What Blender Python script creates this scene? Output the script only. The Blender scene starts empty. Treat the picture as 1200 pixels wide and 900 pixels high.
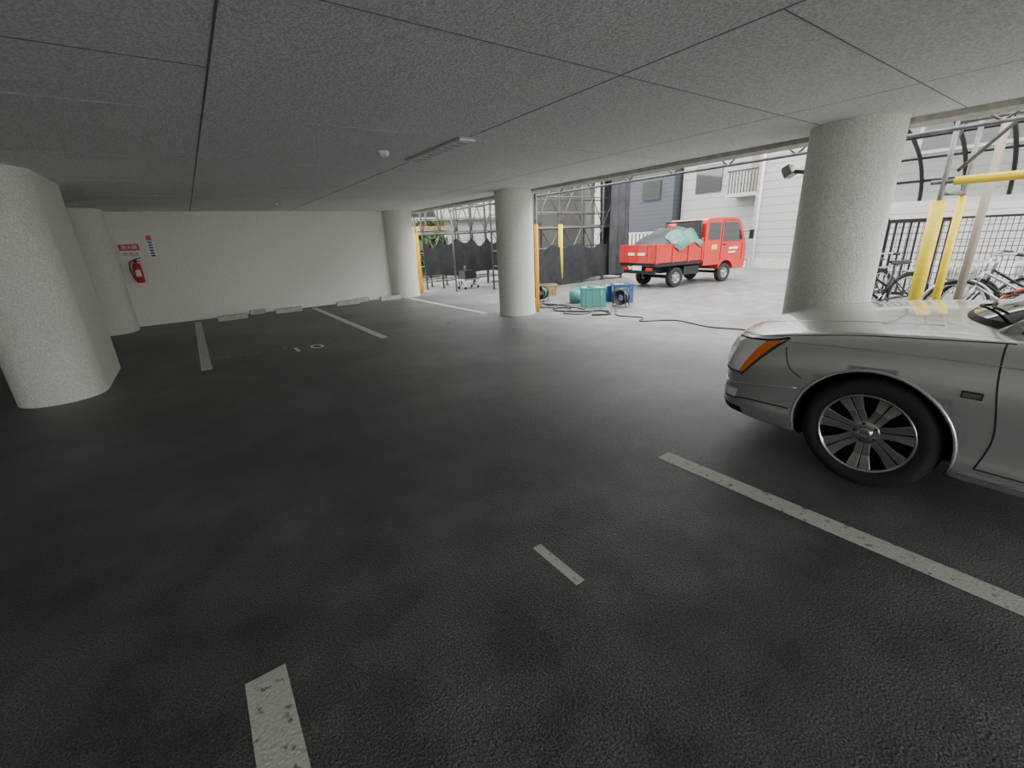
import bpy, bmesh, math, random
from mathutils import Vector, Matrix
from mathutils.bvhtree import BVHTree
random.seed(4)
COL = bpy.context.scene.collection

# ---------------------------------------------------------------- materials
def mat(name, col, rough=0.6, metal=0.0, col2=None, nscale=5.0, bump=0.0, bscale=60.0, spec=0.5, coat=0.0, detail=4, lo=0.35, hi=0.65, bdist=0.01, alpha=1.0, trans=0.0):
    m = bpy.data.materials.new(name); m.use_nodes = True
    nt = m.node_tree; b = nt.nodes['Principled BSDF']
    b.inputs['Base Color'].default_value = (*col, 1)
    b.inputs['Roughness'].default_value = rough
    b.inputs['Metallic'].default_value = metal
    b.inputs['Specular IOR Level'].default_value = spec
    b.inputs['Coat Weight'].default_value = coat
    b.inputs['Coat Roughness'].default_value = 0.05
    b.inputs['Alpha'].default_value = alpha
    b.inputs['Transmission Weight'].default_value = trans
    tc = nt.nodes.new('ShaderNodeTexCoord')
    if col2 is not None:
        n = nt.nodes.new('ShaderNodeTexNoise'); n.inputs['Scale'].default_value = nscale; n.inputs['Detail'].default_value = detail
        r = nt.nodes.new('ShaderNodeValToRGB')
        r.color_ramp.elements[0].position = lo; r.color_ramp.elements[1].position = hi
        r.color_ramp.elements[0].color = (*col, 1); r.color_ramp.elements[1].color = (*col2, 1)
        nt.links.new(tc.outputs['Object'], n.inputs['Vector'])
        nt.links.new(n.outputs['Fac'], r.inputs['Fac']); nt.links.new(r.outputs['Color'], b.inputs['Base Color'])
    if bump > 0:
        n2 = nt.nodes.new('ShaderNodeTexNoise'); n2.inputs['Scale'].default_value = bscale; n2.inputs['Detail'].default_value = 3
        bp = nt.nodes.new('ShaderNodeBump'); bp.inputs['Strength'].default_value = bump; bp.inputs['Distance'].default_value = bdist
        nt.links.new(tc.outputs['Object'], n2.inputs['Vector'])
        nt.links.new(n2.outputs['Fac'], bp.inputs['Height']); nt.links.new(bp.outputs['Normal'], b.inputs['Normal'])
    return m

def asphalt(name):
    # one asphalt: indoor shade and daylight by the opening painted into its colour; yard also weathered
    m = bpy.data.materials.new(name); m.use_nodes = True
    nt = m.node_tree; b = nt.nodes['Principled BSDF']; L = nt.links.new
    tc = nt.nodes.new('ShaderNodeTexCoord')
    def noise(sc, det): n = nt.nodes.new('ShaderNodeTexNoise'); n.inputs['Scale'].default_value = sc; n.inputs['Detail'].default_value = det; L(tc.outputs['Object'], n.inputs['Vector']); return n
    def ramp(src, p0, c0, p1, c1):
        r = nt.nodes.new('ShaderNodeValToRGB'); r.color_ramp.elements[0].position = p0; r.color_ramp.elements[1].position = p1
        r.color_ramp.elements[0].color = (*c0, 1); r.color_ramp.elements[1].color = (*c1, 1); L(src, r.inputs['Fac']); return r.outputs['Color']
    def mix(a, c, fac=None, mode='MIX'):
        x = nt.nodes.new('ShaderNodeMix'); x.data_type = 'RGBA'; x.blend_type = mode; x.inputs[0].default_value = 1
        if fac is not None: L(fac, x.inputs[0])
        L(a, x.inputs[6]); L(c, x.inputs[7]); return x.outputs[2]
    n1 = noise(.6, 7); n2 = noise(150, 3); n3 = noise(3.2, 9)
    v = nt.nodes.new('ShaderNodeTexVoronoi'); v.inputs['Scale'].default_value = 110; L(tc.outputs['Object'], v.inputs['Vector'])
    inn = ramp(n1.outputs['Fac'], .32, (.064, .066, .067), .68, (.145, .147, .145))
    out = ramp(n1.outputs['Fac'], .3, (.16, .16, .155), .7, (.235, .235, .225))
    sp = nt.nodes.new('ShaderNodeSeparateXYZ'); L(tc.outputs['Object'], sp.inputs[0])
    def mrange(src, a, c, lo, hi, smooth=True):
        q = nt.nodes.new('ShaderNodeMapRange'); q.interpolation_type = 'SMOOTHSTEP' if smooth else 'LINEAR'
        for i, val in zip((1, 2, 3, 4), (a, c, lo, hi)): q.inputs[i].default_value = val
        L(src, q.inputs[0]); return q.outputs[0]
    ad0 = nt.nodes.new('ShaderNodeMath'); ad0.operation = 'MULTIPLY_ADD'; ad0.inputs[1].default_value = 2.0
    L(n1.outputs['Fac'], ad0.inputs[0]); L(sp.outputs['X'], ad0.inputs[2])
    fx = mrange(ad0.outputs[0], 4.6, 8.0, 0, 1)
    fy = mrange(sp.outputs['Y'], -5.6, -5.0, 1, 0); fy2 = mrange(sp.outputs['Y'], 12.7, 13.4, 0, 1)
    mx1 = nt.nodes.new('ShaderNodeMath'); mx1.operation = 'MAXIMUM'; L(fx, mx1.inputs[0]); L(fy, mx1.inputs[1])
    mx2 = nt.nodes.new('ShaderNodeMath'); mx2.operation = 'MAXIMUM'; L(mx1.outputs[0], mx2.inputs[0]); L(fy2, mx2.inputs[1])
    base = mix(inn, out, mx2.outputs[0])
    base = mix(base, ramp(n2.outputs['Fac'], .38, (.42, .42, .42), .70, (1.9, 1.9, 1.85)), mode='MULTIPLY')
    base = mix(base, ramp(n3.outputs['Fac'], .35, (.70, .70, .70), .65, (1.18, 1.18, 1.18)), mode='MULTIPLY')
    L(base, b.inputs['Base Color'])
    bp = nt.nodes.new('ShaderNodeBump'); bp.inputs['Strength'].default_value = .6; bp.inputs['Distance'].default_value = .005
    ad = nt.nodes.new('ShaderNodeMath'); ad.operation = 'ADD'
    L(n2.outputs['Fac'], ad.inputs[0]); L(v.outputs['Distance'], ad.inputs[1]); L(ad.outputs[0], bp.inputs['Height'])
    L(bp.outputs['Normal'], b.inputs['Normal'])
    L(mrange(n3.outputs['Fac'], 0, 1, .32, .55, False), b.inputs['Roughness'])
    return m

def siding(name, col, linecol, period):
    m = bpy.data.materials.new(name); m.use_nodes = True
    nt = m.node_tree; b = nt.nodes['Principled BSDF']; L = nt.links.new
    tc = nt.nodes.new('ShaderNodeTexCoord'); sp = nt.nodes.new('ShaderNodeSeparateXYZ'); L(tc.outputs['Object'], sp.inputs[0])
    d = nt.nodes.new('ShaderNodeMath'); d.operation = 'DIVIDE'; d.inputs[1].default_value = period; L(sp.outputs['Z'], d.inputs[0])
    f = nt.nodes.new('ShaderNodeMath'); f.operation = 'FRACT'; L(d.outputs[0], f.inputs[0])
    g = nt.nodes.new('ShaderNodeMath'); g.operation = 'LESS_THAN'; g.inputs[1].default_value = .1; L(f.outputs[0], g.inputs[0])
    mx = nt.nodes.new('ShaderNodeMix'); mx.data_type = 'RGBA'; L(g.outputs[0], mx.inputs[0])
    mx.inputs[6].default_value = (*col, 1); mx.inputs[7].default_value = (*linecol, 1); L(mx.outputs[2], b.inputs['Base Color'])
    b.inputs['Roughness'].default_value = .7
    return m

M = {}
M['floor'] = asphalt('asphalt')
M['ceil'] = mat('sprayed_ceiling', (.74, .75, .74), .95, col2=(.98, .985, .98), nscale=75, bump=.9, bscale=75, bdist=.013, lo=.40, hi=.60)
M['seam'] = mat('ceiling_seam', (.20, .20, .20), .9)
M['seam2'] = mat('ceiling_seam_faint', (.55, .55, .55), .9)
M['stucco'] = mat('column_stucco', (.66, .65, .585), .9, col2=(.80, .79, .72), nscale=60, bump=.8, bscale=70, bdist=.009, lo=.4, hi=.6)
M['wall'] = mat('wall_stucco', (.72, .71, .64), .9, col2=(.86, .85, .78), nscale=35, bump=.7, bscale=50, bdist=.01)
M['line'] = mat('worn_paint', (.20, .20, .19), .75, col2=(.60, .59, .53), nscale=26, detail=10, lo=.31, hi=.41, bump=.5, bscale=90)
M['faint'] = mat('faint_paint', (.14, .14, .14), .8, col2=(.38, .38, .36), nscale=14, detail=9, lo=.42, hi=.62)
M['conc'] = mat('concrete_block', (.42, .41, .37), .9, col2=(.55, .54, .49), nscale=12, bump=.4, bscale=50)
M['paint'] = mat('silver_car_paint', (.66, .655, .635), .27, metal=.75, coat=.9)
M['gap'] = mat('panel_gap', (.012, .012, .012), .7)
M['rubber'] = mat('tyre_rubber', (.018, .018, .018), .75, bump=.2, bscale=60)
M['chrome'] = mat('alloy_rim', (.62, .62, .61), .2, metal=1)
M['dark'] = mat('dark_plastic', (.02, .02, .022), .5)
M['glass'] = mat('tinted_glass', (.03, .035, .035), .05, spec=.9, coat=.5)
M['lens'] = mat('clear_lamp_lens', (.85, .87, .86), .10, spec=.9, coat=1)
M['amber'] = mat('amber_lens', (.90, .22, .04), .15, coat=.6)
M['red'] = mat('red_paint', (.58, .025, .018), .35, coat=.4, col2=(.48, .02, .015), nscale=4)
M['redlens'] = mat('red_lens', (.5, .01, .01), .2)
M['yellow'] = mat('yellow_padding', (.80, .60, .02), .55, col2=(.68, .50, .02), nscale=14, bump=.3, bscale=20)
M['orange'] = mat('orange_yellow_guard', (.85, .45, .03), .5)
M['steel'] = mat('galvanised_pipe', (.20, .20, .195), .45, metal=.5, col2=(.12, .12, .115), nscale=10)
M['tarp'] = mat('black_mesh_sheet', (.010, .011, .013), .7, col2=(.022, .024, .027), nscale=5)
M['greytarp'] = mat('grey_mesh_sheet', (.022, .024, .027), .7, col2=(.045, .048, .052), nscale=3)
M['teal'] = mat('teal_plastic', (.10, .33, .30), .4)
M['blue'] = mat('blue_plastic', (.05, .11, .27), .4)
M['green'] = mat('green_tarp', (.04, .15, .12), .5, col2=(.08, .22, .18), nscale=12)
M['wood'] = mat('plywood', (.42, .30, .16), .7, col2=(.30, .20, .10), nscale=8)
M['cable'] = mat('cable_grey_blue', (.06, .08, .10), .5)
M['white'] = mat('white_paint', (.8, .8, .78), .5)
M['black'] = mat('black_metal', (.015, .015, .016), .45)
M['bwall'] = siding('white_siding', (.38, .37, .34), (.23, .22, .20), .28)
M['bwall2'] = siding('pale_siding', (.38, .38, .36), (.28, .28, .26), .5)
M['bblue'] = siding('slate_siding', (.072, .078, .088), (.04, .044, .05), .22)
M['bbeige'] = mat('beige_mortar', (.20, .19, .165), .9, col2=(.15, .145, .13), nscale=1.5)
M['leaf'] = mat('hedge_leaf', (.04, .09, .02), .7, col2=(.10, .16, .05), nscale=20)
M['poly'] = mat('polycarbonate_panel', (.34, .42, .38), .25, alpha=.65, spec=.4)
M['silver'] = mat('silver_frame', (.5, .5, .5), .3, metal=.9)
M['brown'] = mat('brown_post', (.30, .25, .20), .6)

# ---------------------------------------------------------------- mesh builder
class MB:
    def __init__(s): s.v = []; s.f = []; s.fm = []; s.fs = []; s.mats = []
    def mi(s, m):
        m = M[m] if isinstance(m, str) else m
        if m not in s.mats: s.mats.append(m)
        return s.mats.index(m)
    def add(s, vs, fs, m, smooth=False):
        o = len(s.v); s.v += [tuple(v) for v in vs]; i = s.mi(m)
        for f in fs: s.f.append([a + o for a in f]); s.fm.append(i); s.fs.append(smooth)
    def box(s, c, d, m, rz=0, rot=None):
        hx, hy, hz = d[0] / 2, d[1] / 2, d[2] / 2
        R = rot if rot is not None else Matrix.Rotation(rz, 3, 'Z')
        vs = [Vector(c) + R @ Vector((x * hx, y * hy, z * hz)) for x in (-1, 1) for y in (-1, 1) for z in (-1, 1)]
        s.add(vs, [(0, 1, 3, 2), (4, 6, 7, 5), (0, 4, 5, 1), (2, 3, 7, 6), (0, 2, 6, 4), (1, 5, 7, 3)], m)
    def bb(s, a, b, m): s.box([(a[i] + b[i]) / 2 for i in range(3)], [abs(b[i] - a[i]) for i in range(3)], m)
    def tube(s, pts, r, m, n=8, closed=False, r2=None):
        pts = [Vector(p) for p in pts]; k = len(pts); rings = []
        prev = None
        for i, p in enumerate(pts):
            if closed: t = (pts[(i + 1) % k] - pts[i - 1])
            else: t = (pts[min(i + 1, k - 1)] - pts[max(i - 1, 0)])
            t.normalize()
            if prev is None:
                a = Vector((0, 0, 1)) if abs(t.z) < .9 else Vector((1, 0, 0))
            else: a = prev
            u = (a - t * a.dot(t)).normalized(); w = t.cross(u); prev = u
            rr = r if r2 is None else r + (r2 - r) * i / (k - 1)
            rings.append([p + (u * math.cos(2 * math.pi * j / n) + w * math.sin(2 * math.pi * j / n)) * rr for j in range(n)])
        vs = [v for g in rings for v in g]; fs = []
        for i in range(k if closed else k - 1):
            i2 = (i + 1) % k
            for j in range(n): fs.append((i * n + j, i * n + (j + 1) % n, i2 * n + (j + 1) % n, i2 * n + j))
        if not closed:
            fs.append(tuple(range(n))[::-1]); fs.append(tuple((k - 1) * n + j for j in range(n)))
        s.add(vs, fs, m, True)
    def cyl(s, a, b, r, m, n=12, r2=None): s.tube([a, b], r, m, n, r2=r2)
    def lathe(s, prof, c, axis, m, n=32, smooth=True):
        axis = Vector(axis).normalized(); a = Vector((0, 0, 1)) if abs(axis.z) < .9 else Vector((1, 0, 0))
        u = (a - axis * a.dot(axis)).normalized(); w = axis.cross(u); c = Vector(c)
        vs = []; fs = []
        for (r, h) in prof:
            for j in range(n):
                t = 2 * math.pi * j / n; vs.append(c + axis * h + (u * math.cos(t) + w * math.sin(t)) * max(r, 1e-4))
        for i in range(len(prof) - 1):
            for j in range(n): fs.append((i * n + j, i * n + (j + 1) % n, (i + 1) * n + (j + 1) % n, (i + 1) * n + j))
        s.add(vs, fs, m, smooth)
    def prism(s, poly, y0, y1, m, f=None):
        n = len(poly); vs = [(x, y0, z) for x, z in poly] + [(x, y1, z) for x, z in poly]
        fs = [tuple(range(n)), tuple(range(2 * n - 1, n - 1, -1))] + [(i, i + n, (i + 1) % n + n, (i + 1) % n) for i in range(n)]
        s.add(vs, fs, m)
    def sheet(s, fn, nu, nv, m):
        vs = [fn(i / nu, j / nv) for i in range(nu + 1) for j in range(nv + 1)]; fs = []
        for i in range(nu):
            for j in range(nv): a = i * (nv + 1) + j; fs.append((a, a + 1, a + nv + 2, a + nv + 1))
        s.add(vs, fs, m, True)
    def obj(s, name, loc=(0, 0, 0), rz=0, bevel=0, parent=None, fix=True):
        me = bpy.data.meshes.new(name); me.from_pydata(s.v, [], s.f)
        for m in s.mats: me.materials.append(m)
        for p, i, sm in zip(me.polygons, s.fm, s.fs): p.material_index = i; p.use_smooth = sm
        me.update()
        if fix:
            bm = bmesh.new(); bm.from_mesh(me); bmesh.ops.recalc_face_normals(bm, faces=bm.faces); bm.to_mesh(me); bm.free()
        o = bpy.data.objects.new(name, me); COL.objects.link(o); o.location = loc; o.rotation_euler = (0, 0, rz)
        if bevel > 0:
            b = o.modifiers.new('bevel', 'BEVEL'); b.width = bevel; b.segments = 2; b.limit_method = 'ANGLE'; b.angle_limit = math.radians(50)
        if parent: o.parent = parent
        return o

H = 2.38; YB = -5.2
# ---------------------------------------------------------------- room shell
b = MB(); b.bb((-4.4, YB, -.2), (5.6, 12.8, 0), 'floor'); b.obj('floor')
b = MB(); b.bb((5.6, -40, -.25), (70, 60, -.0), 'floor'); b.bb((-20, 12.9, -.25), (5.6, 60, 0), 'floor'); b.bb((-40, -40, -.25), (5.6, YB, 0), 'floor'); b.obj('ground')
b = MB(); b.bb((-4.4, YB, H), (5.75, 12.9, H + .3), 'ceil')
def seam(x0, y0, x1, y1, w, m):
    if x0 == x1: b.bb((x0 - w / 2, y0, H - .002), (x0 + w / 2, y1, H + .01), m)
    else: b.bb((x0, y0 - w / 2, H - .002), (x1, y0 + w / 2, H + .01), m)
seam(.3, YB, .3, 12.6, .010, 'seam'); seam(2.3, YB, 2.3, 12.6, .007, 'seam'); seam(4.3, YB, 4.3, 12.6, .004, 'seam2'); seam(-1.7, YB, -1.7, 12.6, .004, 'seam2')
seam(.3, 2.02, 5.7, 2.02, .005, 'seam'); seam(2.3, 1.13, 5.7, 1.13, .006, 'seam'); seam(-4.2, 2.95, .3, 2.95, .005, 'seam'); seam(-4.2, 1.13, .3, 1.13, .005, 'seam')
for y in (3.85, 5.7, 7.5, 9.3, -.7, -2.5): seam(-4.2, y, 5.7, y, .004, 'seam2')
b.obj('ceiling')
b = MB(); b.bb((-4.4, 12.6, 0), (5.45, 12.85, H), 'wall'); b.obj('wall_far')
b = MB(); b.bb((-4.6, YB, 0), (-4.4, 12.85, H), 'wall'); b.obj('wall_left')
b = MB(); b.bb((5.6, YB, H - .05), (5.9, 13.0, H + 1.2), 'conc'); b.obj('trim_1')

# columns
def round_col(x, y, r):
    b = MB(); n = 64
    b.lathe([(r, 0), (r, H)], (0, 0, 0), (0, 0, 1), 'stucco', n); b.obj('concrete_column', (x, y, 0), fix=True)
def oblong_col(x, y0, y1, r):
    b = MB(); n = 24; pts = []
    for i in range(n + 1):
        t = math.pi + math.pi * i / n; pts.append((r * math.cos(t), y0 + r + r * math.sin(t)))
    for i in range(n + 1):
        t = math.pi * i / n; pts.append((r * math.cos(t), y1 - r + r * math.sin(t)))
    k = len(pts); vs = [(p[0], p[1], 0) for p in pts] + [(p[0], p[1], H) for p in pts]
    b.add(vs, [(i, (i + 1) % k, (i + 1) % k + k, i + k) for i in range(k)], 'stucco', True)
    b.obj('concrete_column', (x, 0, 0))
round_col(5.4, 1.83, .375); round_col(5.4, 7.36, .37); round_col(5.1, 12.55, .40); round_col(5.4, -3.9, .375); round_col(-1.47, -4.6, .375)
oblong_col(-1.47, 6.48, 8.45, .38); oblong_col(-1.52, 11.63, 12.7, .38)

# ---------------------------------------------------------------- floor markings
def marking(name, x, y0, y1, w=.125, m='line'):
    b = MB(); b.bb((x - w / 2, y0, 0), (x + w / 2, y1, .003), m); b.obj(name)
marking('parking_line', -.1, 6.98, 12.2); marking('parking_line', 2.43, 7.14, 12.3); marking('parking_line', 4.95, 7.9, 12.1)
marking('parking_line', -.1, -4.5, 1.54, .135); marking('parking_line', 2.43, -4.5, 1.64, .125)
b = MB(); b.bb((0.0, 7.62, 0), (2.3, 7.67, .002), 'faint'); b.bb((2.55, 7.62, 0), (4.8, 7.67, .002), 'faint'); b.obj('faint_paint_line')
def digit0(b, cx, cy, w, h, t, m):
    n = 28; vs = []; fs = []
    for i in range(n):
        a = 2 * math.pi * i / n; ca, sa = math.cos(a), math.sin(a)
        vs += [(cx + w / 2 * ca, cy + h / 2 * sa, .003), (cx + (w / 2 - t) * ca, cy + (h / 2 - t) * sa, .003)]
    for i in range(n): j = (i + 1) % n; fs.append((2 * i, 2 * j, 2 * j + 1, 2 * i + 1))
    b.add(vs, fs, m)
b = MB(); b.bb((1.07, 7.2, 0), (1.12, 7.5, .003), 'white'); digit0(b, 1.39, 7.35, .2, .32, .045, 'white'); b.obj('stall_number_marking')
b = MB(); digit0(b, 3.76, 7.6, .17, .2, .04, 'faint'); b.bb((3.80, 7.42, 0), (3.84, 7.6, .003), 'faint'); b.obj('stall_number_marking')
b = MB(); b.bb((1.105, 1.14, 0), (1.155, 1.455, .003), 'line'); b.obj('stall_number_marking')
def stop(x, y, L=.6):
    b = MB(); b.prism([(-.07, 0), (.07, 0), (.05, .11), (-.05, .11)], -L / 2, L / 2, 'conc'); b.obj('wheel_stop', (x, y, 0), math.pi / 2, bevel=.012)
for x, y in ((.58, 11.9), (1.79, 12.05), (3.27, 12.15), (4.45, 12.15)): stop(x, y)
stop(1.15, 12.4, .35); stop(3.75, 12.42, .35)

# ---------------------------------------------------------------- ceiling items
b = MB(); b.lathe([(.055, 0), (.055, -.02), (.04, -.045), (.0, -.05)], (0, 0, 0), (0, 0, 1), 'white', 24); b.obj('smoke_detector', (1.83, 4.66, H))
b = MB(); b.lathe([(.055, 0), (.055, -.02), (.04, -.045), (.0, -.05)], (0, 0, 0), (0, 0, 1), 'white', 24); b.obj('smoke_detector', (1.71, 10.5, H))
b = MB(); b.bb((-.08, -.6, -.025), (.08, .6, 0), 'white'); b.bb((-.10, -.62, -.006), (.10, .62, 0), 'seam2')
for k in range(9): b.bb((-.05, -.52 + .125 * k, -.028), (.05, -.47 + .125 * k, -.02), 'seam2')
b.obj('ceiling_vent_plate', (2.3, 4.4, H), bevel=.004)

# ---------------------------------------------------------------- fire extinguisher and signs
b = MB()
b.lathe([(0, -.22), (.06, -.22), (.075, -.2), (.075, .12), (.06, .17), (.025, .19), (.022, .22), (0, .22)], (0, 0, 0), (0, 0, 1), 'red', 24)
b.box((0, -.0, .24), (.05, .05, .05), 'black'); b.box((.04, -.02, .275), (.14, .02, .02), 'black', rot=Matrix.Rotation(-.3, 3, 'Y'))
b.box((.03, 0, .225), (.1, .02, .015), 'black')
b.tube([(-.02, 0, .24), (-.10, -.02, .22), (-.12, -.03, .08), (-.10, -.03, -.08), (-.085, -.03, -.16)], .011, 'black')
b.box((0, -.077, -.02), (.09, .004, .14), 'white'); b.box((0, .05, .0), (.12, .09, .03), 'steel')
b.obj('fire_extinguisher', (-.89, 12.49, 1.16))
def text(name, body, loc, size, m, parent, rot=(math.pi / 2, 0, 0)):
    c = bpy.data.curves.new(name, 'FONT'); c.body = body; c.size = size; c.extrude = .001; c.align_x = 'CENTER'; c.align_y = 'CENTER'
    c.materials.append(M[m]); o = bpy.data.objects.new(name, c); COL.objects.link(o); o.location = loc; o.rotation_euler = rot; o.parent = parent
b = MB(); b.box((0, 0, 0), (.36, .012, .30), 'white'); b.box((0, -.008, .07), (.34, .006, .13), 'red'); s1 = b.obj('fire_extinguisher_sign', (-.93, 12.588, 1.60))
text('lettering', '消火器', (0, -.013, .07), .09, 'white', s1); text('lettering_2', '使用法', (0, -.008, -.07), .09, 'red', s1)
b = MB(); b.box((0, 0, 0), (.14, .012, .52), 'white'); b.box((0, -.008, .17), (.09, .006, .10), 'red')
for k in range(6): b.box((0, -.008, .08 - .055 * k), (.07, .005, .03), 'black')
b.obj('no_smoking_sign', (-.56, 12.588, 1.68))

# flood lamp on column
b = MB(); b.cyl((0, 0, 0), (0, .12, .02), .02, 'steel'); b.box((.0, .17, .03), (.13, .08, .11), 'silver', rot=Matrix.Rotation(-.5, 3, 'X')); b.box((0, .205, .0), (.11, .015, .09), 'lens', rot=Matrix.Rotation(-.5, 3, 'X'))
b.box((0, .0, .0), (.07, .03, .1), 'steel'); b.obj('flood_lamp', (5.4, 2.21, 2.02), bevel=.006)

# ---------------------------------------------------------------- CAR
def cr(p0, p1, p2, p3, t):
    return tuple(.5 * (2 * b_ + (c_ - a_) * t + (2 * a_ - 5 * b_ + 4 * c_ - d_) * t * t + (-a_ + 3 * b_ - 3 * c_ + d_) * t ** 3) for a_, b_, c_, d_ in zip(p0, p1, p2, p3))
def resample(P, k):
    out = []
    for i in range(len(P) - 1):
        p0 = P[max(i - 1, 0)]; p3 = P[min(i + 2, len(P) - 1)]
        for j in range(k): out.append(cr(p0, P[i], P[i + 1], p3, j / k))
    out.append(P[-1]); return out
ST = [(0.0, .84, .28, .61, .64), (.03, .895, .24, .69, .73), (.10, .922, .22, .745, .795), (.28, .94, .20, .80, .855), (.55, .947, .19, .847, .905), (.9, .95, .19, .89, .945),
      (1.3, .95, .19, .92, .975), (1.7, .95, .19, .94, .97), (2.5, .95, .19, .95, .96), (3.6, .95, .19, .96, .97), (4.2, .945, .19, .965, .99), (4.8, .93, .21, .95, .98),
      (5.12, .90, .24, .92, .95), (5.23, .86, .28, .85, .88), (5.27, .80, .34, .75, .77)]
def build_car():
    root = bpy.data.objects.new('sedan_car', None); COL.objects.link(root); root.location = (3.88, 1.73, 0)
    ring_rows = []
    for (s, W, zb, zt, zc) in resample(ST, 5):
        h = zt - zb
        half = [(0, zb), (.6 * W, zb), (.90 * W, zb + .01), (.972 * W, zb + .10 * h + .02), (.992 * W, zb + .38 * h), (1.0 * W, zb + .62 * h), (.985 * W, zb + .82 * h), (.95 * W, zt - .035), (.885 * W, zt), (.8 * W, zt + (zc - zt) * .25), (.55 * W, zt + (zc - zt) * .68), (.28 * W, zt + (zc - zt) * .93), (0, zc)]
        hr = resample(half, 4)
        full = hr + [(-w, z) for w, z in hr[-2:0:-1]]
        row = []
        for w, z in full:
            q = (abs(w) / .95) ** 3
            sa = s + .24 * max(0, 1 - s / .9) * q - .2 * max(0, (s - 4.4) / .87) * q
            row.append((w, -sa, z))
        ring_rows.append(row)
    n = len(ring_rows[0]); b = MB(); vs = [v for r in ring_rows for v in r]; fs = []
    for i in range(len(ring_rows) - 1):
        for j in range(n): fs.append((i * n + j, i * n + (j + 1) % n, (i + 1) * n + (j + 1) % n, (i + 1) * n + j))
    fs.append(tuple(range(n))); L = len(ring_rows) - 1; fs.append(tuple(L * n + j for j in range(n))[::-1])
    b.add(vs, fs, 'paint', True); b.mi('gap'); body = b.obj('body')
    bm = bmesh.new(); bm.from_mesh(body.data); bmesh.ops.triangulate(bm, faces=[f for f in bm.faces if len(f.verts) > 4]); 
    full_bvh = BVHTree.FromBMesh(bm); bm.to_mesh(body.data); bm.free()
    for ya in (-1.04, -3.98):
        for sg in (-1, 1):
            c = MB(); n2 = 64; vs = []
            for x in (sg * .62, sg * 1.1):
                for j in range(n2): t = 2 * math.pi * j / n2; vs.append((x, ya + .375 * math.cos(t), .335 + .375 * math.sin(t)))
            c.add(vs, [tuple(range(n2)), tuple(range(2 * n2 - 1, n2 - 1, -1))] + [(j, (j + 1) % n2, (j + 1) % n2 + n2, j + n2) for j in range(n2)], 'gap')
            cut = c.obj('cut')
            md = body.modifiers.new('b', 'BOOLEAN'); md.operation = 'DIFFERENCE'; md.object = cut; md.solver = 'EXACT'
            try: md.material_mode = 'TRANSFER'
            except Exception: pass
            bpy.context.view_layer.objects.active = body
            bpy.context.view_layer.update()
            bpy.ops.object.modifier_apply(modifier='b')
            bpy.data.objects.remove(cut)
    body.parent = root
    def hit(p, d, off=.004):
        d = Vector(d).normalized(); o = Vector(p) - d * 3
        loc, nor, idx, dist = full_bvh.ray_cast(o, d)
        if loc is None: return Vector(p)
        if nor.dot(d) > 0: nor = -nor
        return loc + nor * off
    P = MB()
    def patch(c, d, m, nu=10, nv=6, off=.005):
        c = [Vector(q) for q in c]
        P.sheet(lambda u, v: hit(c[0].lerp(c[1], u).lerp(c[3].lerp(c[2], u), v), d, off), nu, nv, m)
    def pline(pts, d, r, m, off=.0, k=8):
        pp = resample([tuple(q) for q in pts], k); P.tube([hit(q, d, off) for q in pp], r, m, 6)
    for sg in (-1, 1):
        side = (-sg, 0, 0); dg = (-sg * .75, -.65, 0)
        patch([(sg * .60, -.10, .555), (sg * .875, -.33, .56), (sg * .893, -.42, .778), (sg * .60, -.20, .735)], dg, 'lens', 14, 8, .008)
        patch([(sg * .875, -.33, .56), (sg * .89, -.355, .565), (sg * .935, -.49, .795), (sg * .893, -.42, .778)], dg, 'amber', 8, 10, .009)
        patch([(sg * .70, -.18, .59), (sg * .80, -.26, .59), (sg * .82, -.30, .71), (sg * .71, -.22, .69)], dg, 'chrome', 6, 6, .012)
        pline([(sg * .58, -.08, .54), (sg * .865, -.32, .548), (sg * .892, -.35, .555), (sg * .94, -.50, .806), (sg * .885, -.41, .788), (sg * .6, -.2, .748)], dg, .004, 'gap', .004)
        patch([(sg * .68, -.1, .35), (sg * .90, -.28, .36), (sg * .91, -.30, .42), (sg * .68, -.1, .425)], dg, 'lens', 8, 5, .006)
        pline([(sg * .4, 0, .335), (sg * .86, -.22, .345), (sg * .94, -.34, .37), (sg * .95, -.62, .38)], dg, .004, 'gap', .001)
        pline([(sg * .4, 0, .45), (sg * .86, -.22, .46), (sg * .94, -.34, .48), (sg * .95, -.66, .53)], dg, .006, 'paint', .002)
        patch([(sg * .5, 0, .255), (sg * .92, -.3, .245), (sg * .92, -.3, .29), (sg * .5, 0, .305)], dg, 'dark', 10, 3, .004)
        pline([(sg * .95, -.56, .77), (sg * .95, -.60, .66), (sg * .95, -.68, .60)], side, .003, 'gap', .0)
        pline([(sg * .60, -.13, .9), (sg * .80, -.34, .9), (sg * .845, -.6, .9), (sg * .85, -1.0, .9), (sg * .84, -1.5, .9)], (0, 0, -1), .003, 'gap', .0)
        pline([(sg * .40, -.10, .9), (sg * .52, -.5, .9), (sg * .60, -1.2, .9)], (0, 0, -1), .006, 'paint', -.003)
        pline([(sg * .95, -1.47, .93), (sg * .95, -1.49, .75), (sg * .95, -1.53, .5), (sg * .95, -1.50, .31)], side, .004, 'gap')
        pline([(sg * .95, -2.62, .93), (sg * .95, -2.62, .6), (sg * .95, -2.60, .31)], side, .004, 'gap')
        pline([(sg * .95, -3.7, .93), (sg * .95, -3.6, .75), (sg * .95, -3.5, .5), (sg * .95, -3.45, .31)], side, .004, 'gap')
        pline([(sg * .95, -1.5, .31), (sg * .95, -3.45, .31)], side, .004, 'gap', 0, 20)
        pline([(sg * .95, -1.45, .265), (sg * .95, -3.5, .265)], side, .009, 'chrome', .003, 20)
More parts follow.
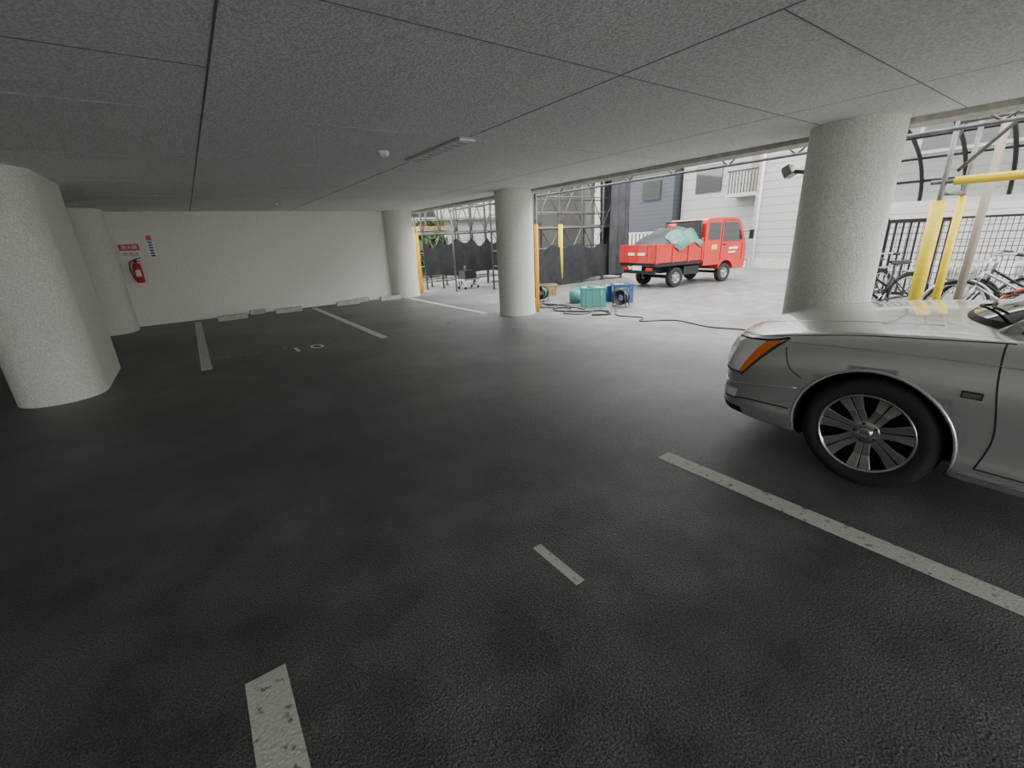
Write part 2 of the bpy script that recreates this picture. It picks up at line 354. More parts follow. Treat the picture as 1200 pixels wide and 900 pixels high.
        pline([(sg * .95, -.5, .80), (sg * .95, -1.2, .835), (sg * .95, -3, .85), (sg * .95, -4.6, .86)], side, .005, 'paint', -.001, 14)
        P.box((sg * .951, -1.42, .685), (.010, .075, .034), 'gap'); P.box((sg * .955, -1.42, .685), (.008, .062, .024), 'chrome')
        for yy in (-2.45, -3.35): P.box((sg * .955, yy, .80), (.03, .18, .03), 'chrome')
        for ya in (-1.04, -3.98):
            pts = [(sg * .95, ya + .383 * math.cos(t), .335 + .383 * math.sin(t)) for t in [math.radians(a) for a in range(-12, 193, 6)]]
            P.tube([hit(q, side, -.004) for q in pts], .010, 'paint', 8)
        P.lathe([(0, -.1), (.05, -.09), (.075, -.03), (.075, .03), (.06, .06), (0, .06)], (sg * 1.0, -1.95, 1.05), (sg, 0, 0), 'paint', 16)
        P.box((sg * .9, -1.95, 1.0), (.12, .05, .04), 'paint')
        patch([(sg * .7, -5.2, .6), (sg * .92, -5.05, .6), (sg * .92, -5.05, .88), (sg * .75, -5.2, .88)], (-sg * .4, 1, 0), 'redlens', 6, 6, .006)
    patch([(-.34, 0, .44), (.34, 0, .44), (.40, 0, .62), (-.40, 0, .62)], (0, -1, 0), 'dark', 12, 6, .004)
    for k in range(6): z = .455 + .032 * k; pline([(-.37, 0, z), (0, 0, z), (.37, 0, z)], (0, -1, 0), .006, 'chrome', .008)
    patch([(-.45, 0, .29), (.45, 0, .29), (.45, 0, .35), (-.45, 0, .35)], (0, -1, 0), 'dark', 10, 3, .004)
    patch([(-.25, -5.2, .5), (.25, -5.2, .5), (.25, -5.2, .65), (-.25, -5.2, .65)], (0, 1, 0), 'white', 6, 3, .006)
    d = P.obj('trim_details', fix=False); d.parent = root
    G = MB(); n = 96
    LV = [(.93, 1.16, 4.72, .85), (.985, 1.24, 4.62, .825), (1.08, 1.46, 4.48, .785), (1.2, 1.76, 4.28, .73), (1.33, 2.08, 4.06, .66), (1.385, 2.25, 3.95, .62), (1.425, 2.42, 3.80, .55), (1.452, 2.65, 3.55, .42), (1.46, 2.9, 3.3, .2)]
    def gp(l, t):
        z, s0, s1, hw = l; c, s = math.cos(t), math.sin(t); e = 2 / 3.2
        return (hw * math.copysign(abs(c) ** e, c), -((s0 + s1) / 2 - (s1 - s0) / 2 * math.copysign(abs(s) ** e, s)), z)
    for i in range(len(LV) - 1):
        vs = [gp(LV[i], 2 * math.pi * j / n) for j in range(n)] + [gp(LV[i + 1], 2 * math.pi * j / n) for j in range(n)]
        G.add(vs, [(j, (j + 1) % n, (j + 1) % n + n, j + n) for j in range(n)], ('dark' if i < 1 else 'glass') if i < 5 else 'paint', True)
    G.add([gp(LV[-1], 2 * math.pi * j / n) for j in range(n)], [tuple(range(n))], 'paint', True)
    def bar(ts, l0, l1, r, m):
        for t in ts:
            pts = [tuple(Vector(gp(LV[k], t)) * 1.0) for k in range(l0, l1 + 1)]; G.tube(pts, r, m, 8)
    bar([math.pi - .88, .88, math.pi + .9, -.9], 0, 6, .035, 'paint'); bar([math.pi + .0, 0.0], 0, 6, .03, 'gap')
    G.tube([gp(LV[5], 2 * math.pi * k / 96) for k in range(96)], .012, 'chrome', 6, closed=True)
    for x0, x1 in ((-.60, .0), (.05, .6)):
        G.tube([(x0, -1.42, 1.035), ((x0 + x1) / 2, -1.32, 1.03), (x1, -1.30, 1.02)], .007, 'black', 6)
        G.tube([((x0 + x1) / 2, -1.32, 1.035), (x1, -1.24, .99)], .008, 'black', 6)
    g = G.obj('greenhouse'); g.parent = root
    W = MB()
    for ya in (-1.04, -3.98):
        for sg in (-1, 1):
            ax = (sg, 0, 0); c = Vector((sg * .80, ya, .335))
            W.lathe([(.235, -.11), (.27, -.118), (.31, -.115), (.33, -.09), (.336, -.04), (.336, .04), (.33, .09), (.312, .115), (.275, .122), (.240, .112), (.236, .10)], c, ax, 'rubber', 56)
            W.lathe([(.240, .108), (.234, .120), (.222, .114), (.214, .06), (.21, -.10)], c, ax, 'chrome', 56)
            W.lathe([(.215, .0), (.0, .0)], c, ax, 'gap', 40)
            W.lathe([(.15, .02), (.15, .012), (.0, .012)], c, ax, 'dark', 40)
            W.lathe([(.0, .108), (.028, .108), (.034, .10), (.036, .08)], c, ax, 'chrome', 24)
            W.lathe([(.036, .088), (.066, .085), (.074, .07), (.076, .02)], c, ax, 'chrome', 24)
            for k in range(7):
                t = 2 * math.pi * k / 7 + .2
                er = Vector((0, math.cos(t), math.sin(t))); et = Vector((0, -math.sin(t), math.cos(t))); ex = Vector(ax)
                for off in (-1, 1):
                    vs = []
                    for (r, wc, ww, h) in ((.05, .017 * off, .016, .082), (.14, .021 * off, .0195, .092), (.228, .034 * off, .030, .108)):
                        for side, dep in ((-1, 0), (1, 0), (1, -.035), (-1, -.035)):
                            vs.append(c + er * r + et * (wc + side * ww) + ex * (h + dep))
                    fs = []
                    for q in (0, 4):
                        for j in range(4): fs.append((q + j, q + (j + 1) % 4, q + 4 + (j + 1) % 4, q + 4 + j))
                    fs += [(0, 1, 2, 3), (8, 11, 10, 9)]
                    W.add(vs, fs, 'chrome')
            for k in range(5):
                t = 2 * math.pi * k / 5; W.lathe([(.0, .091), (.009, .091), (.009, .07)], c + Vector((0, .055 * math.cos(t), .055 * math.sin(t))), ax, 'dark', 10)
    w = W.obj('wheels', bevel=.003); w.parent = root
build_car()

# ---------------------------------------------------------------- TRUCK (x forward, y to far side)
def build_truck():
    b = MB(); W = 1.36
    b.bb((.1, .35, .42), (3.4, .50, .56), 'black'); b.bb((.1, W - .50, .42), (3.4, W - .35, .56), 'black'); b.bb((.05, .08, .40), (.12, W - .08, .50), 'black')
    b.bb((1.15, .05, .32), (1.75, .30, .55), 'black'); b.bb((1.3, W - .3, .3), (1.75, W - .05, .55), 'black')
    b.bb((0, 0, .60), (1.8, W, .72), 'black')
    b.bb((-.02, -.02, .70), (1.8, .03, 1.17), 'red'); b.bb((-.02, W - .03, .70), (1.8, W + .02, 1.17), 'red'); b.bb((-.04, 0, .70), (.03, W, 1.17), 'red'); b.bb((1.74, 0, .70), (1.8, W, 1.3), 'red')
    for x in (.0, .6, 1.2, 1.76): b.bb((x - .025, -.045, .68), (x + .025, -.015, 1.17), 'red')
    b.bb((-.04, -.035, 1.13), (1.8, .04, 1.18), 'red'); b.bb((-.055, 0, 1.13), (.03, W, 1.18), 'red'); b.bb((-.055, 0, .70), (-.03, W, .75), 'red')
    for y in (.3, .68, 1.06): b.bb((-.06, y - .02, .70), (-.03, y + .02, 1.17), 'red')
    for y0, y1 in ((.32, .66), (.72, 1.04)): b.bb((-.062, y0 + .04, .90), (-.04, y1 - .04, .97), 'white')
    for y in (.05, W - .05): b.cyl((1.72, y, 1.1), (1.72, y, 1.74), .028, 'black')
    b.cyl((1.72, .05, 1.74), (1.72, W - .05, 1.74), .028, 'black'); b.cyl((1.72, .05, 1.45), (1.72, W - .05, 1.45), .02, 'black')
    b.bb((1.70, .08, 1.2), (1.73, W - .08, 1.72), 'greytarp')
    def load(u, v):
        x = .06 + 1.6 * u; y = .05 + (W - .1) * v
        e = (math.sin(math.pi * v) ** .35) * max(0, min(1, (u - .05) * 2.2)) ** .7
        return (x, y, 1.02 + .56 * e + .03 * math.sin(13 * u + 5 * v) + .02 * math.sin(23 * v + 3 * u))
    b.sheet(load, 28, 20, 'greytarp')
    def load2(u, v):
        x = .6 + 1.1 * u; y = -.055 + .36 * v
        if v < .15: return (x, -.06, 1.18 - .18 * (1 - v / .15) * (.5 + .5 * math.sin(7 * u)) + .02 * math.sin(20 * u))
        p = load((x - .06) / 1.6, max(0.02, (y - .05) / (W - .1))); return (x, y, max(p[2] + .03, 1.19) + .02 * math.sin(17 * u))
    b.sheet(load2, 24, 14, 'green')
    b.lathe([(.13, 0), (.14, .08), (.12, .14), (0, .15)], (1.4, .8, 1.56), (0, 0, 1), 'red', 20)
    arch = [(2.84 + .33 * math.cos(math.radians(a)), .30 + .33 * math.sin(math.radians(a))) for a in range(15, 166, 15)]
    prof = [(1.86, .52), (1.86, 1.66), (1.90, 1.76), (2.0, 1.80), (3.05, 1.81), (3.25, 1.77), (3.36, 1.68), (3.62, 1.16), (3.68, 1.02), (3.70, .85), (3.70, .42), (3.62, .36), (3.18, .36)] + arch + [(2.50, .52)]
    b.prism(prof, .0, W, 'red')
    for y0, y1 in ((-.008, .0), (W, W + .008)):
        b.prism([(2.0, 1.22), (2.0, 1.68), (2.48, 1.68), (2.48, 1.22)], y0, y1, 'glass')
        b.prism([(2.62, 1.15), (2.62, 1.68), (3.18, 1.68), (3.28, 1.62), (3.48, 1.20), (3.40, 1.15)], y0, y1, 'glass')
        for x in (2.55, 3.5): b.bb((x - .005, y0 - .002, .62), (x + .005, y1 + .002, 1.70 if x < 3 else 1.1), 'gap')
        b.bb((2.55, y0 - .002, 1.73), (3.2, y1 + .002, 1.74), 'gap')
        b.bb((2.62, y0 - .01, 1.06), (2.76, y1 + .01, 1.09), 'black')
    b.bb((2.15, -.012, .95), (2.38, -.002, 1.08), 'yellow'); b.bb((2.9, -.012, .93), (3.3, -.002, .99), 'white'); b.bb((2.9, -.012, .83), (3.2, -.002, .87), 'white')
    b.bb((1.85, .25, 1.35), (1.862, W - .25, 1.68), 'glass')
    b.add([(3.385, .08, 1.655), (3.385, W - .08, 1.655), (3.625, W - .08, 1.175), (3.625, .08, 1.175)], [(0, 1, 2, 3)], 'glass')
    b.bb((3.69, .35, .72), (3.715, W - .35, .95), 'black'); b.bb((3.66, 0, .36), (3.76, W, .55), 'white')
    for y in (.17, W - .17): b.bb((3.69, y - .12, .68), (3.72, y + .12, .86), 'lens')
    for sg, y in ((-1, 0), (1, W)):
        b.tube([(3.5, y, 1.4), (3.62, y + sg * .12, 1.42), (3.64, y + sg * .16, 1.3)], .012, 'black'); b.box((3.64, y + sg * .17, 1.32), (.04, .13, .26), 'black')
    for x in (.84, 2.84):
        for y, sg in ((.10, -1), (W - .10, 1)):
            b.lathe([(.15, -.07), (.22, -.085), (.265, -.07), (.275, 0), (.265, .07), (.22, .085), (.16, .075), (.15, .03)], (x, y, .275), (0, sg, 0), 'rubber', 32)
            b.lathe([(.155, .07), (.145, .04), (.08, .03), (.07, .07), (0, .075)], (x, y, .275), (0, sg, 0), 'silver', 24)
            for k in range(6):
                t = k * math.pi / 3; b.lathe([(.02, .045), (0, .046)], (x + .11 * math.cos(t), y, .275 + .11 * math.sin(t)), (0, sg, 0), 'gap', 8)
    b.bb((.55, .0, .50), (.56, .22, .62), 'black')
    b.cyl((.84, .1, .275), (.84, W - .1, .275), .05, 'black'); b.cyl((2.84, .1, .275), (2.84, W - .1, .275), .04, 'black')
    for y in (.12, W - .32): b.bb((-.03, y, .50), (.02, y + .2, .58), 'redlens')
    b.bb((-.02, .5, .50), (0.0, .85, .62), 'white')
    b.obj('dump_truck', (10.13, 7.5, 0), -.136, bevel=.012)
build_truck()

# ---------------------------------------------------------------- scaffolding
def scaffold(x0, x1, nb, y0, y1, top, lifts, planks=True):
    b = MB(); dx = (x1 - x0) / nb
    for i in range(nb + 1):
        x = x0 + dx * i
        for y in (y0, y1): b.cyl((x, y, 0), (x, y, top), .028, 'steel'); b.box((x, y, .01), (.12, .12, .02), 'steel')
        for z in lifts: b.cyl((x, y0, z), (x, y1, z), .022, 'steel')
    for z in lifts:
        for y in (y0, y1): b.cyl((x0 - .1, y, z), (x1 + .1, y, z), .024, 'steel'); b.cyl((x0, y, z + .45), (x1, y, z + .45), .018, 'steel'); b.cyl((x0, y, z + .9), (x1, y, z + .9), .018, 'steel')
        if planks and z > 1.2: b.bb((x0, y0 + .12, z + .02), (x1, y1 - .12, z + .07), 'steel')
    for i in range(nb):
        x = x0 + dx * i
        for k in range(len(lifts) - 1):
            za, zb = lifts[k], lifts[k + 1]
            b.cyl((x, y0, za), (x + dx, y0, zb), .016, 'steel'); b.cyl((x, y1, zb), (x + dx, y1, za), .016, 'steel')
    return b
def sag(b, x0, x1, y, zt, zb, m, bays=3, depth=.16):
    # sheet tied at the posts, top edge sagging between ties, soft vertical folds
    def fn(u, v):
        x = x0 + (x1 - x0) * u
        top = zt - depth * math.sin(math.pi * ((u * bays) % 1.0)) * (.5 + .5 * math.sin(5 * u + 1) ** 2); bot = zb + .05 * math.sin(9 * u + 1)
        return (x, y + .035 * math.sin(31 * u + 2 * v) * (1.1 - v), bot + (top - bot) * v)
    b.sheet(fn, 72, 8, m)
b = scaffold(7.7, 12.6, 5, 10.8, 11.7, 6, (.25, 1.75, 3.5, 5.3)); b.cyl((9.66, 10.74, .2), (9.66, 10.74, 1.85), .075, 'yellow')
sag(b, 8.2, 12.55, 10.70, 1.28, .10, 'tarp', 4, .22)
b.sheet(lambda u, v: (12.70 + .05 * math.sin(20 * u) + .02 * math.sin(9 * v + 5 * u), 10.6 + 1.4 * u, .15 + 5.5 * v), 30, 20, 'greytarp')
b.sheet(lambda u, v: (11.75 + .95 * u, 10.60 + .05 * math.sin(16 * u) + .02 * math.sin(9 * v + 5 * u), .15 + 5.5 * v), 24, 20, 'greytarp')
b.obj('scaffolding')
b = scaffold(6.3, 9.3, 5, 13.6, 14.5, 6, (.25, 1.75, 3.4, 5.1)); sag(b, 6.25, 9.3, 13.52, 1.60, .42, 'tarp', 5, .30)
b.bb((6.3, 13.75, 1.85), (7.4, 14.3, 2.0), 'wood'); b.obj('scaffolding')
# post guards
b = MB(); b.cyl((0, 0, 0), (0, 0, 2.3), .024, 'steel'); b.cyl((0, 0, .02), (0, 0, 1.75), .04, 'orange'); b.obj('padded_post', (5.86, 7.25, 0))
b = MB(); b.cyl((0, 0, 0), (0, 0, 2.3), .024, 'steel'); b.cyl((0, 0, .02), (0, 0, 1.8), .075, 'orange'); b.obj('padded_post', (5.78, 12.95, 0))
# truss along eave
b = MB()
for z in (2.36, 2.72): b.cyl((6.6, -3, z), (6.6, 12.2, z), .02, 'steel')
y = -3; k = 0
while y < 12.1: b.cyl((6.6, y, 2.36 if k % 2 else 2.72), (6.6, y + .45, 2.72 if k % 2 else 2.36), .012, 'steel'); y += .45; k += 1
for y in (-2.5, 12.15): b.cyl((6.6, y, 0), (6.6, y, 2.8), .024, 'steel')
b.obj('scaffold_truss')
# yellow padded frame on right
b = MB()
b.cyl((7.2, 1.49, 0), (7.2, 1.49, 3.4), .026, 'steel'); b.cyl((7.2, 1.49, .0), (7.2, 1.49, 1.70), .068, 'yellow', 16)
b.cyl((7.75, 1.40, 0), (7.75, 1.40, 3.4), .026, 'steel'); b.cyl((7.75, 1.40, .0), (7.75, 1.40, 1.75), .042, 'yellow', 16)
b.cyl((7.2, 1.6, 1.9), (7.2, -2.2, 1.9), .024, 'steel'); b.cyl((7.2, 1.40, 1.9), (7.2, -2.2, 1.9), .045, 'yellow', 14)
b.cyl((7.2, 1.49, 1.78), (7.75, 1.40, 1.78), .024, 'steel'); b.cyl((7.2, 1.49, 2.5), (7.2, -2.2, 2.5), .022, 'steel'); b.cyl((7.75, 1.40, 2.6), (7.75, -2.2, 2.6), .022, 'steel')
b.cyl((7.2, 1.49, 2.3), (8.0, 1.35, 3.3), .02, 'steel'); b.cyl((7.2, -2.2, 0), (7.2, -2.2, 3.4), .026, 'steel'); b.cyl((7.2, 1.4, 2.0), (7.2, .3, 3.3), .02, 'steel')
b.obj('scaffold_frame')

# ---------------------------------------------------------------- cycle canopy
b = MB()
def arcpt(t, y):
    a = t * math.radians(95); return (11.0 - 2.6 * (1 - math.cos(a)) * .95, y, 1.78 + 1.15 * math.sin(a))
ys = [3.1 - .55 * k for k in range(11)]
for y in ys: b.tube([arcpt(k / 14, y) for k in range(15)], .03, 'black', 8)
for t in (0, .2, .4, .6, .8, 1): b.cyl(arcpt(t, ys[0]), arcpt(t, ys[-1]), .022, 'black')
b.sheet(lambda u, v: arcpt(u, ys[0] + (ys[-1] - ys[0]) * v), 14, 8, 'poly')
for y in (ys[0], ys[5], ys[-1]): b.cyl((11.0, y, 0), (11.0, y, 1.8), .045, 'brown')
b.box((11.0, (ys[0] + ys[-1]) / 2, 1.78), (.08, 5.7, .09), 'white')
b.cyl((8.4, 1.30, 0), (8.4, 1.30, 2.8), .045, 'brown'); b.obj('cycle_canopy')

# fence
b = MB(); X = 12.0
for k in range(0, 110): b.cyl((X, 4.2 - .075 * k, .1), (X, 4.2 - .075 * k, 1.5), .006, 'black', 4)
for k in range(12): b.cyl((X, 4.2, .12 + .125 * k), (X, -4, .12 + .125 * k), .006, 'black', 4)
for k in range(5): b.bb((X - .03, 4.2 - 2 * k - .03, 0), (X + .03, 4.2 - 2 * k + .03, 1.55), 'black')
b.bb((X - .02, -4, 1.49), (X + .02, 4.2, 1.53), 'black'); b.obj('mesh_fence')
b = MB()
for k in range(9): b.bb((11.35, 3.0 - .11 * k - .015, .1), (11.38, 3.0 - .11 * k + .015, 1.5), 'black')
b.bb((11.34, 2.05, 1.46), (11.39, 3.05, 1.52), 'black'); b.bb((11.34, 2.05, .1), (11.39, 3.05, .16), 'black')
for y in (2.05, 3.05): b.bb((11.33, y - .03, 0), (11.40, y + .03, 1.56), 'black')
b.obj('metal_gate')

# ---------------------------------------------------------------- bicycles
def bicycle(loc, rz, fm, basket=True):
    b = MB(); r = .33
    for x in (-.53, .53):
        b.tube([(x + r * math.cos(2 * math.pi * k / 36), 0, r + .018 + r * .95 * math.sin(2 * math.pi * k / 36)) for k in range(36)], .018, 'rubber', 8, closed=True)
        b.tube([(x + .30 * math.cos(2 * math.pi * k / 36), 0, r + .30 * math.sin(2 * math.pi * k / 36)) for k in range(36)], .009, 'silver', 6, closed=True)
        for k in range(14): t = 2 * math.pi * k / 14; b.cyl((x, 0, r), (x + .3 * math.cos(t), 0, r + .3 * math.sin(t)), .0022, 'silver', 4)
        b.cyl((x, -.05, r), (x, .05, r), .02, 'silver')
        b.tube([(x + .365 * math.cos(math.radians(a)), 0, r + .365 * math.sin(math.radians(a))) for a in range(10, 175, 12)], .02, fm, 6)
    bb = (-.08, 0, .28); st = (-.22, 0, .72); hd = (.33, 0, .80); hl = (.38, 0, .62)
    b.cyl(bb, st, .017, fm); b.cyl(st, (-.26, 0, .84), .013, 'silver'); b.cyl(bb, hl, .02, fm); b.cyl((-.15, 0, .5), hd, .017, fm); b.cyl(hd, hl, .02, fm)
    for y in (-.05, .05): b.cyl(bb, (-.53, y, r), .010, fm); b.cyl((-.2, y * .3, .65), (-.53, y, r), .009, fm); b.cyl((hl[0], y, hl[2]), (.53, y, r), .012, fm)
    b.cyl(hd, (.29, 0, 1.0), .013, 'silver')
    b.tube([(.05, -.27, 1.02), (.2, -.27, 1.04), (.29, -.12, 1.02), (.29, .12, 1.02), (.2, .27, 1.04), (.05, .27, 1.02)], .012, 'silver', 8)
    for y in (-.27, .27): b.cyl((.03, y, 1.018), (.14, y, 1.03), .018, 'black')
    b.sheet(lambda u, v: (-.40 + .28 * u, (.10 - .075 * u) * math.cos(math.pi * v), .85 + .045 * math.sin(math.pi * v) + .01), 8, 8, 'black'); b.box((-.29, 0, .85), (.2, .1, .02), 'black')
    b.lathe([(.085, -.01), (.09, 0), (.085, .01)], (-.08, .045, .28), (0, 1, 0), 'silver', 20)
    for sg in (-1, 1): b.cyl((-.08, sg * .06, .28), (-.08 + sg * .12, sg * .07, .28 - sg * .11), .009, 'silver'); b.box((-.08 + sg * .12, sg * .11, .28 - sg * .11), (.09, .08, .02), 'black')
    b.bb((-.75, -.06, .72), (-.38, .06, .735), 'silver'); b.cyl((-.7, .05, .72), (-.53, .05, r), .006, 'silver'); b.cyl((-.7, -.05, .72), (-.53, -.05, r), .006, 'silver')
    for sg in (-1, 1): b.cyl((-.53, sg * .05, r), (-.6, sg * .14, .0), .008, 'silver')
    if basket:
        for z, w in ((.72, .11), (.82, .125), (.93, .14)):
            b.tube([(.42, -w, z), (.68, -w, z), (.68, w, z), (.42, w, z)], .005, 'silver', 5, closed=True)
        for k in range(6):
            y = -.13 + .052 * k
            for x in (.42, .68): b.cyl((x, y * .8, .70), (x, y, .93), .0035, 'silver', 4)
        for k in range(6):
            x = .42 + .052 * k
            for y in (-1, 1): b.cyl((x, y * .11, .70), (x, y * .14, .93), .0035, 'silver', 4)
        b.bb((.42, -.11, .70), (.68, .11, .705), 'silver')
    b.obj('bicycle', loc, rz)
bicycle((9.0, 2.35, 0), 2.6, 'black', False); bicycle((9.5, 2.75, 0), 2.9, 'black', True)
bicycle((8.8, .85, 0), 1.9, 'silver', True); bicycle((9.2, .85, 0), 2.2, 'black', True); bicycle((9.7, .3, 0), 2.0, 'silver', True)
bicycle((8.2, .1, 0), 2.0, 'red', False)

# ---------------------------------------------------------------- site clutter
def crate(name, loc, d, m, rz):
    b = MB(); x, y, z = d
    b.bb((-x / 2, -y / 2, 0), (x / 2, y / 2, .02), m)
    for sg in (-1, 1):
        b.bb((-x / 2, sg * y / 2 - .01, 0), (x / 2, sg * y / 2 + .01, z), m); b.bb((sg * x / 2 - .01, -y / 2, 0), (sg * x / 2 + .01, y / 2, z), m)
        b.bb((-x / 2 - .02, sg * y / 2 - .025, z - .04), (x / 2 + .02, sg * y / 2 + .025, z), m); b.bb((sg * x / 2 - .025, -y / 2 - .02, z - .04), (sg * x / 2 + .025, y / 2 + .02, z), m)
        for k in (-.3, 0, .3): b.bb((k * x - .012, sg * (y / 2 + .01) - .01, 0), (k * x + .012, sg * (y / 2 + .01) + .01, z), m)
    for k in range(5): b.box((random.uniform(-.3, .3) * x, random.uniform(-.25, .25) * y, z * .8), (.2, .12, z * .4), random.choice(['green', 'tarp', 'white']), rz=random.random() * 3)
    b.obj(name, loc, rz, bevel=.005)
crate('plastic_crate', (7.1, 6.85, 0), (.50, .36, .42), 'teal', -.7)
crate('plastic_crate', (7.95, 6.75, 0), (.42, .32, .42), 'blue', -.6)
crate('plastic_crate', (7.75, 7.25, 0), (.42, .32, .36), 'blue', -.4)
crate('wooden_crate', (7.75, 9.2, 0), (.5, .34, .28), 'wood', -.6)
b = MB(); b.lathe([(0, 0), (.13, 0), (.15, .3), (.155, .3), (.14, .02), (0, .02)], (0, 0, 0), (0, 0, 1), 'teal', 24)
b.tube([(-.15, 0, .3), (-.1, 0, .42), (.1, 0, .42), (.15, 0, .3)], .006, 'steel'); b.obj('bucket', (7.2, 7.5, 0))
def reel(x, y):
    b = MB(); b.lathe([(.16, -.1), (.16, -.09), (.07, -.09), (.07, .09), (.16, .09), (.16, .1)], (0, 0, .2), (1, 0, 0), 'black', 24)
    b.lathe([(.07, -.085), (.13, -.08), (.13, .08), (.07, .085)], (0, 0, .2), (1, 0, 0), 'green', 24)
    for x_ in (-.12, .12): b.tube([(x_, -.14, .012), (x_, -.1, .38), (x_, .1, .38), (x_, .14, .012)], .011, 'steel')
    b.cyl((-.12, 0, .38), (.12, 0, .38), .012, 'steel'); b.cyl((-.12, 0, .2), (.12, 0, .2), .01, 'steel'); b.cyl((-.12, -.14, .012), (.12, -.14, .012), .011, 'steel'); b.cyl((-.12, .14, .012), (.12, .14, .012), .011, 'steel')
    b.obj('cable_reel', (x, y, 0), .4)
reel(7.4, 6.3); reel(6.9, 8.4)
def cable(pts, r=.011, m='cable', name='power_cable'):
    P = resample([(x, y, r) for x, y in pts], 8); b = MB(); b.tube(P, r, m, 6); b.obj(name)
cable([(7.1, 6.2), (6.9, 6.0), (6.5, 5.6), (6.6, 5.1), (6.3, 4.9), (6.75, 4.5), (6.6, 3.8), (6.75, 3.2), (6.5, 2.6), (6.9, 1.9)])
cable([(6.7, 8.2), (6.3, 8.0), (6.1, 7.6), (6.5, 7.2), (6.4, 6.8), (6.0, 6.6), (6.2, 6.2), (6.6, 6.3), (6.8, 6.1)])
cable([(6.7, 8.1), (6.5, 7.7), (6.7, 7.4), (6.6, 7.0), (6.3, 7.2), (6.1, 6.9), (6.4, 6.4), (6.7, 6.2), (6.5, 5.8), (6.2, 6.0)], .016, 'black')
cable([(6.5, 8.6), (6.2, 8.8), (6.1, 8.2), (6.4, 7.9), (6.6, 8.3), (6.4, 8.7), (6.6, 9.0)], .014, 'black')
cable([(6.6, 8.0), (6.3, 7.7), (6.4, 7.3), (6.7, 7.6), (6.5, 8.0), (6.2, 7.7), (6.4, 7.2), (6.65, 7.1), (6.6, 6.6)], .013, 'cable')
b = MB()
b.bb((-.35, -.2, .28), (.35, .2, .32), 'silver'); 
for x in (-.28, .28):
    for y in (-.16, .16): b.cyl((x, y, .08), (x, y, .3), .015, 'white'); b.lathe([(.04, -.015), (.045, 0), (.04, .015), (0, .015)], (x, y, .045), (0, 1, 0), 'rubber', 12)
b.bb((-.25, -.15, .32), (.1, .15, .58), 'black'); b.bb((.12, -.12, .32), (.28, .12, .5), 'black'); b.cyl((-.1, 0, .58), (-.1, 0, .72), .04, 'steel')
b.obj('equipment_cart', (7.35, 12.7, 0), .2, bevel=.006)

# ---------------------------------------------------------------- buildings
b = MB(); b.bb((18, -16, 0), (26, 9.0, 8), 'bwall'); b.bb((17.98, -16, 0), (18.0, 9.0, .35), 'conc')
b.bb((17.94, 2.0, 3.3), (18, 4.5, 4.6), 'white'); b.bb((17.92, 2.1, 3.4), (17.95, 4.4, 4.5), 'glass')
b.cyl((17.92, 8.8, 0), (17.92, 8.8, 8), .05, 'white'); b.obj('white_building')
b = MB(); b.bb((22.5, 9.4, 0), (30, 15.2, 9), 'bwall2')
for z in (2.9, 5.6):
    b.bb((21.5, 9.6, z), (22.6, 12.2, z + .15), 'conc')
    for k in range(18): b.bb((21.5, 9.6 + .145 * k, z + .15), (21.53, 9.63 + .145 * k, z + 1.1), 'black')
    b.bb((21.49, 9.6, z + 1.08), (21.54, 12.2, z + 1.14), 'black'); b.bb((22.45, 9.9, z + .15), (22.52, 11.6, z + 2.2), 'brown')
b.bb((22.44, 13.0, 3.3), (22.52, 14.4, 4.6), 'glass'); b.bb((22.44, 12.9, 1.0), (22.5, 14.5, 1.9), 'brown'); b.obj('apartment_building')
b = MB(); b.bb((22, 15.4, 0), (30, 21.5, 9), 'bblue'); b.bb((21.95, 18.6, 0), (22, 21.5, 9), 'bwall2'); b.bb((21.93, 16.2, 3.2), (22, 17.4, 4.2), 'glass'); b.obj('slate_house')
b = MB()
for k in range(30): b.bb((20.0, 14.0 + .25 * k, .1), (20.04, 14.12 + .25 * k, 1.5), 'white')
b.bb((20.0, 14.0, 0), (20.1, 21.5, .5), 'conc'); b.bb((20.0, 14, 1.45), (20.06, 21.5, 1.52), 'white'); b.obj('picket_fence')
b = MB(); b.bb((9.5, 12.7, 0), (13.2, 13.1, 4.6), 'bbeige'); b.bb((13.0, 12.7, 0), (13.2, 18, 4.6), 'bbeige'); b.obj('neighbour_wall')
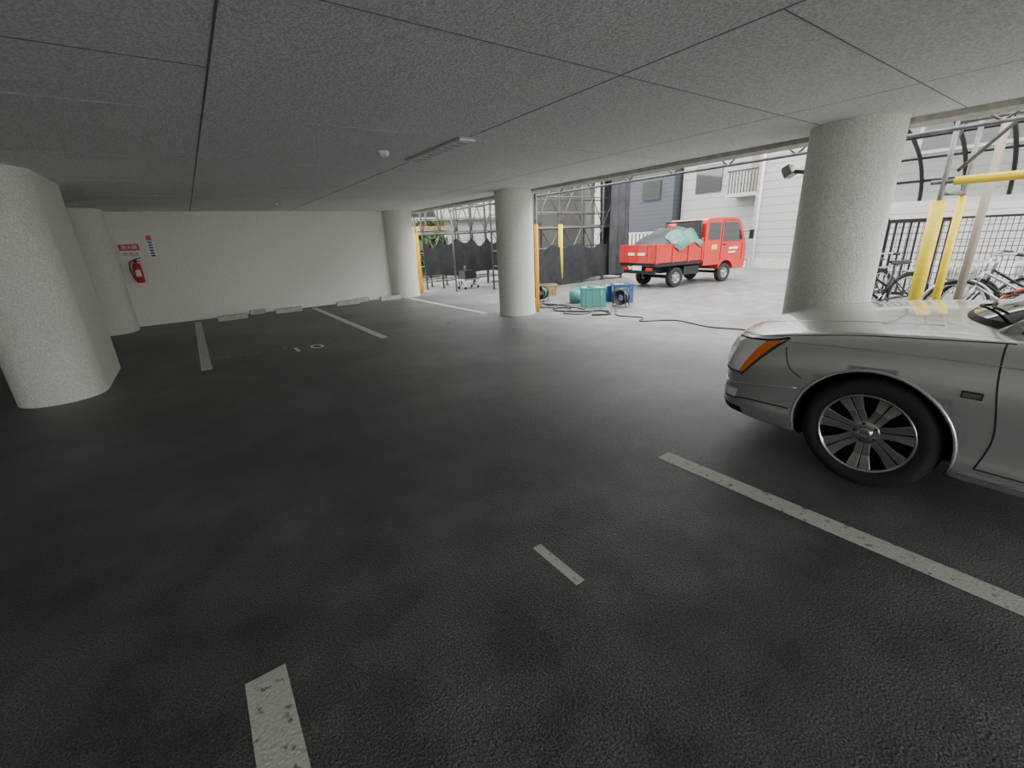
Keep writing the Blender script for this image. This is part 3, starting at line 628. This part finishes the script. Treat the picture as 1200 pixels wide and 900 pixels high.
b = MB(); b.bb((3, 21, 0), (16, 26, 5.5), 'bwall2'); b.bb((5, 20.95, 1), (6.5, 21.05, 2.2), 'glass'); b.bb((9, 20.95, 2.6), (10.5, 21.05, 3.8), 'glass'); b.bb((2.8, 20.6, 2.5), (16, 21, 2.65), 'brown'); b.obj('neighbour_house')
b = MB()
for k in range(420):
    c = Vector((random.uniform(5.8, 9.6), random.uniform(18.0, 19.2), random.uniform(.2, 2.4))); r = random.uniform(.1, .22)
    R = Matrix.Rotation(random.random() * 6, 3, 'Z') @ Matrix.Rotation(random.random() * 6, 3, 'X')
    b.add([c + R @ Vector(v) * r for v in ((-1, -1, 0), (1, -1, 0), (1, 1, .3), (-1, 1, .3))], [(0, 1, 2, 3)], 'leaf')
b.obj('hedge')

# ---------------------------------------------------------------- world, sun, camera
w = bpy.data.worlds.new('overcast_sky'); bpy.context.scene.world = w; w.use_nodes = True
nt = w.node_tree; bg = nt.nodes['Background']
tc = nt.nodes.new('ShaderNodeTexCoord'); sp = nt.nodes.new('ShaderNodeSeparateXYZ'); cr_ = nt.nodes.new('ShaderNodeValToRGB')
nt.links.new(tc.outputs['Generated'], sp.inputs[0]); nt.links.new(sp.outputs['Z'], cr_.inputs['Fac'])
cr_.color_ramp.elements[0].color = (.90, .92, .93, 1); cr_.color_ramp.elements[1].color = (1, 1, 1, 1)
nt.links.new(cr_.outputs['Color'], bg.inputs['Color']); bg.inputs['Strength'].default_value = 6.8

f = Vector((.5436, .774, -.3171)).normalized(); u = Vector((.2204, .2346, .9475))
r = f.cross(u).normalized(); u = r.cross(f)
cd = bpy.data.cameras.new('camera'); cam = bpy.data.objects.new('camera', cd); COL.objects.link(cam)
cam.matrix_world = Matrix(((r.x, u.x, -f.x, 0), (r.y, u.y, -f.y, 0), (r.z, u.z, -f.z, 1.5), (0, 0, 0, 1)))
cd.sensor_width = 36; cd.lens = 508 / 1200 * 36; cd.clip_start = .05; cd.clip_end = 300
bpy.context.scene.camera = cam
